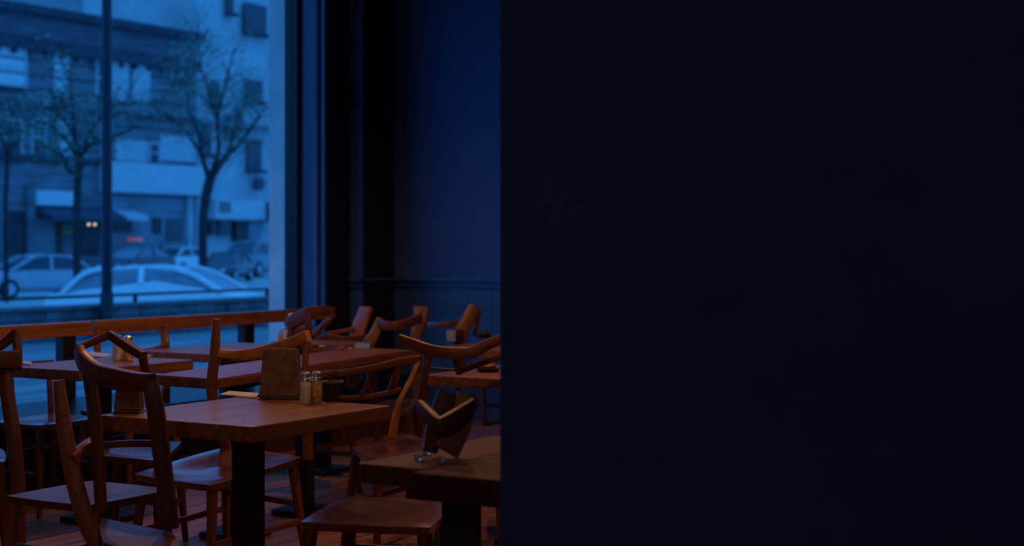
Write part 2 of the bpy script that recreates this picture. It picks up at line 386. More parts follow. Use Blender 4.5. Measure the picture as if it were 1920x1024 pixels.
# foreground chair, its broad curved back cutting across the shaker table
chair('dark foreground chair with a broad curved crest rail in front of the shaker table',
      [(-1.20, 4.60), (-.90, 4.33), (-1.02, 4.76), (-1.32, 5.03)], seatm=WOODX,
      posts=[([at(281, 715, 4.72), at(292, 770, 4.72), at(304, 860, 4.74), at(319, 990, 4.76)], [(px(30, 4.7), .032), (px(33, 4.7), .036), (px(33, 4.7), .04), (px(34, 4.7), .04)]),
             ([at(157, 672, 5.05), at(170, 720, 5.05), at(180, 800, 5.05), at(190, 958, 5.05)], [(px(20, 5), .03), (px(22, 5), .034), (px(22, 5), .036), (px(22, 5), .036)])],
      rails=[('crest_rail', [at(147, 655, 5.06), at(156, 677, 5.02), at(180, 699, 4.95), at(215, 710, 4.86), at(255, 717, 4.78), at(285, 716, 4.72)], [(.028, px(22, 5)), (.03, px(32, 5)), (.034, px(38, 4.9)), (.034, px(40, 4.9)), (.034, px(38, 4.8)), (.032, px(30, 4.8))])])
# chair with the angular bent crest, tucked towards the square-shaker table
chair('chair with an angular bent crest leaning over the square shaker table',
      [on(345, 824, .45).to_2d(), on(215, 824, .45).to_2d(), on(180, 850, .45).to_2d(), on(300, 861, .45).to_2d()],
      posts=[([at(150, 652, 6.2), at(168, 720, 6.26), at(176, 790, 6.34), at(183, 852, 6.42)], [(px(16, 6), .028), (px(22, 6), .03), (px(22, 6), .034), (px(20, 6), .034)]),
             ([at(267, 668, 6.1), at(284, 750, 6.2), at(298, 861, 6.31)], [(px(16, 6), .028), (px(18, 6), .03), (px(18, 6), .034)])],
      rails=[('crest_rail', [at(147, 652, 6.2), at(176, 640, 6.24), at(206, 628, 6.26), at(238, 649, 6.18), at(270, 668, 6.1)], [(.03, px(13, 6)), (.03, px(15, 6)), (.03, px(17, 6)), (.03, px(18, 6)), (.03, px(17, 6))], None, False),
             ('back_rail', [at(182, 836, 6.41), at(240, 832, 6.36), at(296, 832, 6.3)], [(.02, px(14, 6))] * 3)])
# chair cut by the left edge
chair('dark chair with a triangular arm joint, cut by the left picture edge',
      [at(8, 838, 6.72).to_2d(), at(-190, 838, 6.72).to_2d(), at(-190, 800, 6.3).to_2d(), at(14, 815, 6.3).to_2d()],
      posts=[([at(30, 620, 6.4), at(33, 655, 6.38), at(33, 690, 6.35)], [(px(10, 6.4), .05), (px(11, 6.4), .06), (px(12, 6.4), .06)]),
             ([at(10, 668, 6.35), at(14, 740, 6.32), at(26, 820, 6.3), at(34, 920, 6.3), at(38, 1062, 6.3)], [(px(26, 6.3), .04), (px(26, 6.3), .04), (px(26, 6.3), .042), (px(26, 6.3), .04), (px(22, 6.3), .036)]),
             ([at(-148, 662, 6.4), at(-160, 740, 6.36), at(-172, 826, 6.3)], [(.045, .035)] * 3)],
      rails=[('crest_rail', [at(37, 672, 6.33), at(5, 674, 6.30), at(-60, 668, 6.3), at(-150, 660, 6.4)], [(.04, px(32, 6.3))] * 4),
             ('arm_brace', [at(30, 624, 6.4), at(10, 642, 6.4), at(-20, 664, 6.4)], [(.05, px(16, 6.4))] * 3, None, False)])
# slim chair with the lone orange post
chair('chair with one long splayed honey-coloured post beside the shaker table',
      ab(3.80, 4.22, -4.29, -3.88, 'a0'), wood=HONEY, noleg=(3,), seatm=WOODX,
      posts=[([at(110, 713, 5.2), at(119, 790, 5.2), at(137, 890, 5.2), at(163, 980, 5.2), at(190, 1040, 5.2), at(236, 1203, 5.2)], [(px(20, 5.2), .03), (px(27, 5.2), .034), (px(31, 5.2), .038), (px(33, 5.2), .038), (px(32, 5.2), .036), (px(22, 5.2), .03)])],
      rails=[('arm_rail', [at(136, 862, 5.18), at(158, 842, 5.24), at(184, 826, 5.32)], [(.03, .035), (.034, .04), (.034, .04)])])
# blue-lit seat under the shaker table
chair('chair tucked behind the shaker table, curved orange crest and one tall upright post',
      [on(395, 900, .45).to_2d(), on(243, 878, .45).to_2d(), on(425, 839, .45).to_2d(), on(574, 860, .45).to_2d()][0:4],
      wood=HONEY, noleg=(), dish=.03, tilt=.03,
      posts=[([at(406, 598, 6.45), at(403, 660, 6.46), at(398, 742, 6.5), at(424, 841, 6.62)], [(px(13, 6.7), .03), (px(18, 6.7), .034), (px(19, 6.7), .036), (px(20, 6.7), .036)]),
             ([at(575, 640, 6.3), at(572, 700, 6.3), at(576, 790, 6.3), at(578, 862, 6.3)], [(px(10, 6.3), .028), (px(12, 6.3), .03), (px(18, 6.3), .034), (px(18, 6.3), .034)])],
      rails=[('crest_rail', [at(403, 661, 6.46), at(440, 665, 6.46), at(480, 661, 6.44), at(520, 651, 6.40), at(555, 640, 6.34), at(578, 630, 6.3)], [(.03, px(15, 6.6)), (.032, px(16, 6.6)), (.034, px(18, 6.6)), (.034, px(19, 6.5)), (.034, px(21, 6.4)), (.03, px(22, 6.3))], mat('orange_crest_wood', (.55, .21, .045), .36, var=.15, scale=14))])
# slatted chair to the right of the shakers
chair('low chair with three slanted back slats right of the black bowl',
      [on(655, 836, .45).to_2d(), on(705, 858, .45).to_2d(), on(815, 834, .45).to_2d(), on(770, 808, .45).to_2d()],
      rails=[('crest_rail', [at(602, 703, 6.9), at(650, 698, 6.9), at(700, 690, 6.92), at(750, 678, 6.96), at(788, 672, 7.0)], [(.03, px(13, 7))] * 5),
             ('lower_rail', [at(628, 747, 6.95), at(670, 746, 6.95), at(710, 741, 6.97), at(752, 730, 7.0)], [(.028, px(9, 7))] * 4),
             ('back_slat', [at(700, 690, 6.92), at(692, 715, 6.94), at(678, 742, 6.95)], [(px(14, 7), .02)] * 3),
             ('back_slat', [at(750, 680, 6.96), at(742, 706, 6.97), at(733, 735, 6.99)], [(px(17, 7), .02)] * 3),
             ('back_slat', [at(785, 676, 7.0), at(770, 712, 7.0), at(748, 756, 7.0), at(735, 820, 7.02)], [(px(16, 7), .02)] * 4, mat('orange_crest_wood', (.55, .21, .045), .36)),
             ('back_slat', [at(620, 700, 6.9), at(626, 745, 6.94), at(640, 822, 7.0)], [(px(14, 7), .02)] * 3)])
# chair with the sweeping crest in front of the bread table
chair('chair with a wide sweeping crest rail beside the bread table at the partition',
      [on(830, 796, .45).to_2d(), on(958, 796, .45).to_2d(), on(940, 832, .45).to_2d(), on(824, 832, .45).to_2d()],
      posts=[([at(804, 660, 6.5), at(797, 705, 6.5), at(790, 770, 6.58), at(822, 834, 6.74)], [(px(20, 6.5), .03), (px(13, 6.5), .03), (px(13, 6.5), .034), (px(14, 6.5), .034)]),
             ([at(958, 636, 6.42), at(958, 740, 6.5), at(945, 833, 6.74)], [(.03, .03)] * 3)],
      rails=[('crest_rail', [at(749, 635, 6.52), at(780, 647, 6.48), at(812, 658, 6.44), at(850, 663, 6.42), at(886, 661, 6.42), at(915, 646, 6.42), at(960, 628, 6.42)], [(.03, px(17, 6.5)), (.032, px(20, 6.5)), (.034, px(22, 6.5)), (.036, px(23, 6.5)), (.036, px(22, 6.5)), (.034, px(20, 6.5)), (.03, px(18, 6.5))]),
             ('lower_rail', [at(858, 698, 6.5), at(895, 684, 6.47), at(958, 664, 6.43)], [(.03, px(11, 6.5))] * 3),
             ('lower_rail', [at(852, 668, 6.46), at(858, 684, 6.48), at(862, 700, 6.5)], [(px(12, 6.5), .02)] * 3),
             ('lower_rail', [at(800, 690, 6.5), at(850, 694, 6.5), at(862, 697, 6.5)], [(.02, px(4, 6.5))] * 3)])
# far chairs ---------------------------------------------------------
def leg_posts(pts, wpx, Y, dep): return (pts, [(px(w_, Y), dep) for w_ in wpx])
chair('far chair with an angular bent crest and diagonal brace in the window corner',
      [W(6.35, -5.30).to_2d(), W(6.75, -5.30).to_2d(), W(6.75, -4.93).to_2d(), W(6.35, -4.93).to_2d()],
      posts=[([at(578, 586, 8.25), at(579, 620, 8.25), at(573, 658, 8.28), at(572, 762, 8.3)], [(px(12, 8.3), .035)] * 4),
             ([at(545, 604, 8.36), at(548, 680, 8.36), at(550, 762, 8.36)], [(px(11, 8.3), .03)] * 3)],
      rails=[('crest_rail', [at(541, 608, 8.38), at(560, 597, 8.32), at(578, 588, 8.25), at(596, 583, 8.3), at(613, 582, 8.4)], [(.03, px(24, 8.5)), (.03, px(27, 8.5)), (.03, px(24, 8.3)), (.03, px(20, 8.3)), (.03, px(18, 8.3))], None, False),
             ('brace', [at(585, 632, 8.25), at(602, 614, 8.32), at(619, 600, 8.4)], [(.025, px(10, 8.3))] * 3)])
chair('far chair with a leaning pale slab back and low arm rails by the dark pier',
      [W(8.25, -5.55).to_2d(), W(8.25, -5.05).to_2d(), W(8.7, -5.05).to_2d(), W(8.7, -5.55).to_2d()],
      posts=[([at(668, 631, 9.5), at(664, 700, 9.55), at(660, 726, 9.6)], [(px(22, 9.5), .03)] * 3)],
      rails=[('back_slab', [at(687, 577, 9.62), at(677, 604, 9.58), at(667, 634, 9.52)], [(px(30, 9.5), .03), (px(30, 9.5), .03), (px(27, 9.5), .03)], HONEY),
             ('arm_rail', [at(616, 626, 9.3), at(640, 622, 9.4), at(662, 617, 9.55)], [(.03, px(8, 9.4))] * 3, HONEY),
             ('arm_rail', [at(614, 632, 9.3), at(650, 637, 9.3), at(688, 633, 9.45)], [(.035, px(13, 9.3))] * 3),
             ('arm_rail', [at(583, 640, 9.35), at(600, 635, 9.32), at(618, 629, 9.3)], [(.035, px(11, 9.3))] * 3)])
chair('chair with a curved crest between two leaning posts at the middle table end',
      [on(704, 772, .45).to_2d(), on(768, 768, .45).to_2d(), on(786, 744, .45).to_2d(), on(704, 748, .45).to_2d()], stretch=False,
      posts=[([at(714, 598, 8.84), at(702, 628, 8.80), at(690, 658, 8.78), at(704, 752, 8.8)], [(px(16, 8.5), .03), (px(22, 8.5), .035), (px(24, 8.5), .035), (px(14, 8.5), .03)]),
             ([at(790, 577, 9.05), at(787, 606, 9.02), at(780, 640, 8.98), at(782, 752, 8.96)], [(px(32, 8.7), .05), (px(27, 8.7), .05), (px(22, 8.7), .045), (px(16, 8.7), .03)])],
      rails=[('crest_rail', [at(708, 606, 8.84), at(728, 611, 8.76), at(750, 610, 8.76), at(770, 604, 8.86), at(788, 596, 8.96)], [(.03, px(18, 8.5))] * 5)])
chair('rightmost far chair, thick leaning slab post before the navy wainscot',
      [W(8.2, -4.55).to_2d(), W(8.2, -4.1).to_2d(), W(8.62, -4.1).to_2d(), W(8.62, -4.55).to_2d()],
      posts=[([at(888, 577, 9.50), at(877, 600, 9.45), at(862, 638, 9.40), at(864, 718, 9.42)], [(px(24, 9.50), .05), (px(26, 9.50), .05), (px(26, 9.50), .05), (px(16, 9.50), .03)]),
             ([at(899, 580, 9.60), at(893, 612, 9.60), at(888, 630, 9.60)], [(px(10, 9.50), .03)] * 3)],
      rails=[('crest_rail', [at(802, 609, 9.70), at(830, 609, 9.50), at(862, 605, 9.55)], [(.03, px(11, 9.5))] * 3),
             ('arm_end', [at(846, 632, 9.30), at(858, 630, 9.35), at(870, 630, 9.40)], [(.03, px(22, 9.1)), (.03, px(26, 9.1)), (.03, px(20, 9.1))])])
chair('window-side chair whose square crest corner overlaps the oak window rail',
      [W(5.93, -5.76).to_2d(), W(6.31, -5.76).to_2d(), W(6.31, -6.13).to_2d(), W(5.93, -6.13).to_2d()], wood=HONEY,
      posts=[([at(309, 600, 8.72), at(309, 630, 8.72), at(311, 660, 8.7), at(311, 757, 8.68)], [(px(18, 8.7), .035), (px(15, 8.7), .035), (px(16, 8.7), .035), (px(15, 8.7), .03)]),
             ([at(182, 612, 8.45), at(184, 700, 8.45), at(190, 770, 8.45)], [(px(13, 8.5), .03)] * 3)],
      rails=[('crest_rail', [at(174, 612, 8.45), at(210, 609, 8.52), at(260, 606, 8.62), at(316, 602, 8.73)], [(.03, px(21, 8.5)), (.03, px(20, 8.5)), (.03, px(20, 8.6)), (.03, px(19, 8.7))]),
             ('arm_rail', [at(312, 647, 8.7), at(290, 655, 8.5), at(262, 661, 8.35)], [(.03, px(11, 8.6))] * 3)])
# wooden stool in the lower middle
chair('backless stool with a wide dished seat at the bottom, beside the near right table',
      [on(556, 975, .45).to_2d(), on(812, 986, .45).to_2d(), on(852, 936, .45).to_2d(), on(648, 925, .45).to_2d()], name='wooden_stool', cat='stool', group=None, dish=.016, legw=.042)
# half-hidden seats
chair('dark chair almost hidden beneath the square shaker table by the window',
      ab(5.35, 5.78, -6.15, -5.78, 'b0'), posts=[([W(5.36, -6.15, .43), W(5.34, -6.19, .7)], [(.03, .03)] * 2), ([W(5.77, -6.15, .43), W(5.79, -6.19, .7)], [(.03, .03)] * 2)],
      rails=[('crest_rail', [W(5.32, -6.18, .69), W(5.56, -6.21, .69), W(5.81, -6.18, .69)], [(.025, .05)] * 3)])

# ================================================================== THINGS ON THE TABLES
def shaker(label, x, y, hpx, wpx, body, z=0.75, square=False):
    p = on(x, y, z); p.z = z; s = p.y / FPX; h = hpx * s; r = wpx * s / 2
    t = thing('salt_shaker' if body is SALT else 'pepper_shaker', label, 'shaker', p, 'table shakers')
    if square:
        bm = bmesh.new()
        q = [p + U * (r * i) + WV * (r * j) for i, j in ((-1, -1), (1, -1), (1, 1), (-1, 1))]
        hexa(bm, [v + Vector((0, 0, .001)) for v in q], [v + Vector((0, 0, h * .78)) for v in q])
        bmesh.ops.bevel(bm, geom=bm.edges[:], offset=r * .2, segments=2, affect='EDGES')
        link('body', bm, body, t, smooth=True, base=p)
    else:
        link('body', L(p, [(r * .9, .001), (r, .004), (r, h * .64), (r * .92, h * .70)], n=20), body, t, smooth=True, base=p)
    z0 = .782 if square else .705
    cap = link('cap', L(p, [(r * .93, h * z0), (r * 1.04, h * (z0 + .02)), (r * 1.0, h * (z0 + .1)), (r * .93, h * (z0 + .11)), (r * .96, h * (z0 + .13)), (r * .9, h * .95), (r * .55, h * 1.0)], n=20), CHROME, t, smooth=True, base=p)
    return t
shaker('chrome-capped salt shaker, pale body, on the nearest left table', 573, 758, 61, 20.5, SALT)
shaker('chrome-capped amber pepper shaker touching the pale salt shaker', 593.6, 757, 61, 20.5, PEPPER)
shaker('square pale shaker, left of the pair on the window table', 221, 676, 48, 16, SALT, square=True)
shaker('square amber shaker, right of the pair on the window table', 240, 677, 48, 16, PEPPER, square=True)
shaker('tiny shaker with chrome cap on the far window-corner table', 537, 648, 36, 13, SALT)
shaker('tiny amber shaker beside the far crumpled napkin', 526, 647, 28, 10, PEPPER)
# black wire bowl
p = on(622, 752, .75); p.z = .75; s = p.y / FPX
bw = thing('wire_bowl', 'black woven bowl beside the shakers', 'bowl', p)
bm = L(p, [(.018, .001), (.024, .002), (.032, .02), (.037, .045), (.042, .068), (.039, .068), (.034, .045), (.028, .02), (.012, .008)], n=24)
link('bowl_body', bm, mat('black_wicker', (.025, .018, .014), .5, var=.4, scale=120, bump=.8), bw, smooth=True, base=p)
bm = bmesh.new()
for k in range(24):
    an = 2 * math.pi * k / 24; q = p + Vector((.0405 * math.cos(an), .0405 * math.sin(an), .069))
    bmesh.ops.create_icosphere(bm, subdivisions=1, radius=.0042, matrix=Matrix.Translation(q))
link('rim_beads', bm, mat('rim_metal', (.25, .17, .1), .35, metal=.6), bw, smooth=True, base=p)
# napkin holders
def napkin_holder(label, xl, xr, y, top, taper=.82, ang=0.0):
    p = on((xl + xr) / 2, y, .75); p.z = .75; s = p.y / FPX; w_ = (xr - xl) * s; h = (y - top) * s; d = .07
    t = thing('napkin_holder', label, 'napkin holder', p, 'kraft napkin holders')
    def slab(y0, y1, z0, z1, wf, lean=0):
        bm = bmesh.new(); hw = w_ / 2
        hexa(bm, [p + Vector((-hw * wf, y0, z0)), p + Vector((hw * wf, y0, z0)), p + Vector((hw * wf, y1, z0)), p + Vector((-hw * wf, y1, z0))],
             [p + Vector((-hw * wf * taper + lean, y0, z1)), p + Vector((hw * wf * taper + lean, y0, z1)), p + Vector((hw * wf * taper + lean, y1, z1)), p + Vector((-hw * wf * taper + lean, y1, z1))])
        bmesh.ops.bevel(bm, geom=bm.edges[:], offset=.0018, segments=1, affect='EDGES'); return bm
    link('holder_base', slab(-d / 2, d / 2, .001, .011, 1.06), mat('dark_holder_wood', (.05, .022, .014), .4), t, base=p)
    for i in range(7):
        yy = -d / 2 + .006 + i * .0085
        link('napkin', slab(yy, yy + .006, .012, h * random.uniform(.94, 1.0), .97, random.uniform(-.003, .003)), KRAFT, t, base=p)
    return t
napkin_holder('tall kraft napkin stack behind the round shakers', 487, 566, 748, 652)
napkin_holder('short kraft napkin stack on the left corner of the shaker table', 216, 268, 774, 722)
napkin_holder('small kraft napkin stack on the far window-corner table', 548, 574, 652, 612)
# flat menus and scraps
def flat(name, label, cat, pix, z=.75, th=.003, m=None, group=None):
    pts = [on(x, y, z) for x, y in pix]; c = sum(pts, Vector()) / len(pts); c.z = z
    bm = bmesh.new()
    hexa(bm, [Vector((q.x, q.y, z + .0008)) for q in pts], [Vector((q.x, q.y, z + th)) for q in pts])
    o = link(name, bm, m or PAPER, base=c); o.location = c
    return tag(o, label, cat, group)
flat('menu_card', 'folded paper menu behind the curved orange crest on the shaker table', 'menu', [(412, 742), (430, 736), (486, 740), (480, 748)], th=.006)
flat('menu_card', 'pale paper menu lying left of the square shakers', 'menu', [(150, 667), (172, 661), (210, 666), (196, 671)], th=.005)
flat('paper_slip', 'small white slip at the left corner of the window table', 'paper', [(38, 684), (44, 680), (60, 682), (57, 686)], th=.008)
flat('menu_card', 'pale menu on the far pale-lit table', 'menu', [(395, 664), (420, 657), (455, 659), (436, 667)], th=.004)
flat('bread_crust', 'small tan crust right of the square shakers', 'bread', [(268, 671), (276, 666), (286, 668), (280, 672)], th=.006, m=mat('crust', (.4, .22, .1), .8))
flat('placemat', 'blue-lit slate placemat at the foot of the leaning chair post', 'placemat', [(664, 656), (668, 647), (694, 648), (692, 657)], th=.014, m=mat('slate', (.22, .27, .33), .5))
def scrap(label, x, y, r, m, name='food_scrap', z=.75):
    p = on(x, y, z); p.z = z; bm = bmesh.new()
    bmesh.ops.create_icosphere(bm, subdivisions=2, radius=1, matrix=Matrix.Diagonal((r, r * .8, r * .5, 1)))
    for v in bm.verts: v.co += v.co.normalized() * random.uniform(-.25, .25) * r * .6
    mz = min(v.co.z for v in bm.verts)
    bmesh.ops.translate(bm, verts=bm.verts, vec=(0, 0, -mz + .0005))
    o = link(name, bm, m); o.location = p; return tag(o, label, 'scrap', 'scraps left on the tables')
RED = mat('red_scrap', (.45, .03, .02), .5); TAN = mat('tan_scrap', (.5, .28, .16), .7)
scrap('red scrap on the long middle table, left of the slate placemat', 641, 657, .017, RED)
scrap('tan scrap just right of the red scrap on the middle table', 656, 656.5, .013, TAN)
scrap('orange tan scrap beside the foot of the far bent chair', 603, 654, .02, mat('orange_scrap', (.5, .2, .12), .7))
scrap('brown crumb heap at the foot of the far bent chair post', 590, 652, .028, mat('brown_scrap', (.25, .13, .08), .8))
# white-capped bottle in the window corner
p = on(546, 650, .75); p.z = .75
bt = thing('sauce_bottle', 'white-topped bottle behind the far bent chair', 'bottle', p)
link('bottle_body', L(p, [(.022, .001), (.024, .005), (.024, .09), (.012, .12), (.011, .14)], n=16), mat('brown_glass', (.06, .03, .02), .15), bt, smooth=True, base=p)
link('bottle_cap', L(p, [(.011, .141), (.017, .15), (.019, .165), (.015, .178), (.006, .184)], n=16), mat('white_plastic', (.7, .7, .7), .4), bt, smooth=True, base=p)
# tumbler and tray at the back
def tumbler(label, x, y, r, h, m, z=.75):
    p = on(x, y, z); p.z = z
    o = link('glass_tumbler', L(Vector(), [(r * .7, .001), (r * .8, .003), (r, h), (r * .93, h), (r * .74, .008), (r * .3, .007)], n=20), m, smooth=True); o.location = p
    return tag(o, label, 'glass', 'small glasses')
GL = mat('clear_glass', (.75, .85, .95), .06, var=.02, trans=.75)
tumbler('glass tumbler catching blue light on the far right table', 846, 640, .03, .06, GL)
tumbler('small glass at the foot of the carved wooden holder, upper one', 800, 853, .014, .022, GL)
tumbler('tiny glass at the foot of the carved wooden holder, lower left one', 784, 864, .011, .016, GL)
tumbler('tiny glass at the foot of the carved wooden holder, right one', 826, 867, .011, .017, GL)
def bread_tray(label, x, y, wpx, m_loaf):
    p = on(x, y, .75); p.z = .75; s = p.y / FPX; hw = wpx * s / 2
    t = thing('bread_tray', label, 'tray', p)
    link('tray', L(p, [(hw * .8, .001), (hw, .012), (hw * 1.02, .016), (hw * .95, .016), (hw * .75, .006)], n=24), mat('dark_tray', (.02, .014, .012), .4), t, smooth=True, base=p)
    bm = bmesh.new(); bmesh.ops.create_icosphere(bm, subdivisions=2, radius=1, matrix=Matrix.Translation(p + Vector((0, 0, .026))) @ Matrix.Diagonal((hw * .7, .04, .019, 1)))
    link('loaf', bm, m_loaf, t, smooth=True, base=p)
bread_tray('dark tray with a tan loaf on the table beside the partition', 915, 697, 46, mat('loaf_crust', (.4, .2, .08), .7, var=.3, scale=40))
bread_tray('dark tray with a blackened loaf on the far right table', 908, 634, 30, mat('dark_loaf', (.03, .02, .015), .7))
# carved wooden holder on the near right table
p = on(845, 862, .75); p.z = .75
hd = thing('menu_holder', 'carved wooden holder with bent front bar on the near right table', 'holder', p)
Y0 = p.y
def hb_(x, y, Y): v = at(x, y, Y); v.z = max(v.z, .769); return v
link('back_board', S([hb_(838, 861, Y0 + .02), at(862, 800, Y0 + .06), at(876, 738, Y0 + .09)], [(px(48, Y0), .016), (px(42, Y0), .018), (px(38, Y0), .02)], up=(0, 1, 0)), HONEY, hd, smooth=True, base=p)
link('side_board', S([hb_(806, 860, Y0 + .03), at(820, 800, Y0 + .07), at(842, 738, Y0 + .10)], [(px(28, Y0), .02), (px(44, Y0), .02), (px(44, Y0), .02)], up=(0, 1, 0)), WOODX, hd, smooth=True, base=p)
link('front_bar', S([at(786, 762, Y0 + .05), at(806, 782, Y0 - .01), at(824, 797, Y0 - .04), at(850, 782, Y0 - .02), at(888, 757, Y0 + .04)], [(.02, px(26, Y0)), (.02, px(28, Y0)), (.022, px(28, Y0)), (.02, px(26, Y0)), (.02, px(22, Y0))], rnd=.3), WOODX, hd, smooth=True, base=p)

# ================================================================== OUTSIDE: the street
pave = mat('blue_grey_paving', (.20, .215, .25), .5, var=.35, scale=.5, kind='wood')
asph = mat('worn_asphalt', (.40, .46, .48), .6, var=.12, scale=.6)
g = struct(link('ground', A(-12, 70, -16.6, -7.53, -0.3, -0.02), pave))
struct(link('ground', A(-30, 150, -62.0, -16.6, -1.0, -0.5), asph))
struct(link('ground', A(-30, 150, -67.0, -62.0, -1.0, -0.38), pave))
# low stone wall with a thin rail
lw = thing('low_stone_wall', 'low dark stone wall with coping along the pavement outside', 'wall', W(20, -16.4, -.02))
DST = mat('dark_granite', (.17, .17, .20), .8, var=.3, scale=3, bump=.3)
link('wall_core', A(4, 44, -16.5, -16.24, -0.02, 0.40), mat('mortar', (.08, .08, .09), .9), lw, base=lw.location)
blk = {}
for r_, z0 in enumerate((-0.01, 0.13, 0.27)):
    a = 10 + (r_ % 2) * .45; 
    while a < 32:
        ln = random.choice((.8, .9, 1.0))
        link('stone_block', A(a + .012, a + ln - .012, -16.24, -16.2 + random.uniform(-.012, .006), z0, z0 + .125, bev=.01), DST, lw, base=lw.location); a += ln
a = 4.0
while a < 44:
    link('coping_stone', A(a + .006, a + 1.99, -16.55, -16.16, .40, .45, bev=.01), mat('grey_coping', (.15, .155, .18), .7, var=.1), lw, base=lw.location); a += 2.0
sr = thing('street_railing', 'thin black metal rail along the top of the low stone wall', 'railing', W(20, -16.4, .45))
link('top_rail', A(4, 44, -16.42, -16.38, .545, .585), STEEL, sr, base=sr.location)
for a in range(5, 44, 3):
    link('railing_post', A(a - .025, a + .025, -16.42, -16.38, .45, .545), STEEL, sr, base=sr.location)
# lamp post standing on the wall
a, Y = ray_ab(176, -16.3)
pp = W(a, -16.05, -.02)
lp = thing('lamp_post', 'tall dark lamp post rising behind the window left of the white car', 'lamp post', pp)
PIP = mat('dark_blue_iron', (.012, .014, .035), .5)
link('post_base', L(pp, [(.11, 0), (.11, .46), (.095, .50), (.09, .62), (.078, .66)], n=18), PIP, lp, smooth=True, base=pp)
link('pole', L(pp, [(.076, .66), (.072, 3.0), (.066, 6.2)], n=18), PIP, lp, smooth=True, base=pp)
link('lantern', L(pp, [(.08, 6.2), (.2, 6.3), (.24, 6.75), (.1, 6.9)], n=12), PIP, lp, base=pp)
BULB = mat('warm_globe', (1, .8, .5), .4, emit=(1.0, .62, .22), estr=1.1)
for x in (166.5, 178):
    q = at(x, 421, pp.y - .12)
    bm = bmesh.new(); bmesh.ops.create_uvsphere(bm, u_segments=14, v_segments=8, radius=.021, matrix=Matrix.Translation(q))
    link('warm_lamp', bm, BULB, lp, smooth=True, base=pp)
    link('lamp_bracket', S([q + Vector((0, .035, 0)), Vector((pp.x, pp.y, q.z))], (.015, .015), n=2), PIP, lp, base=pp)

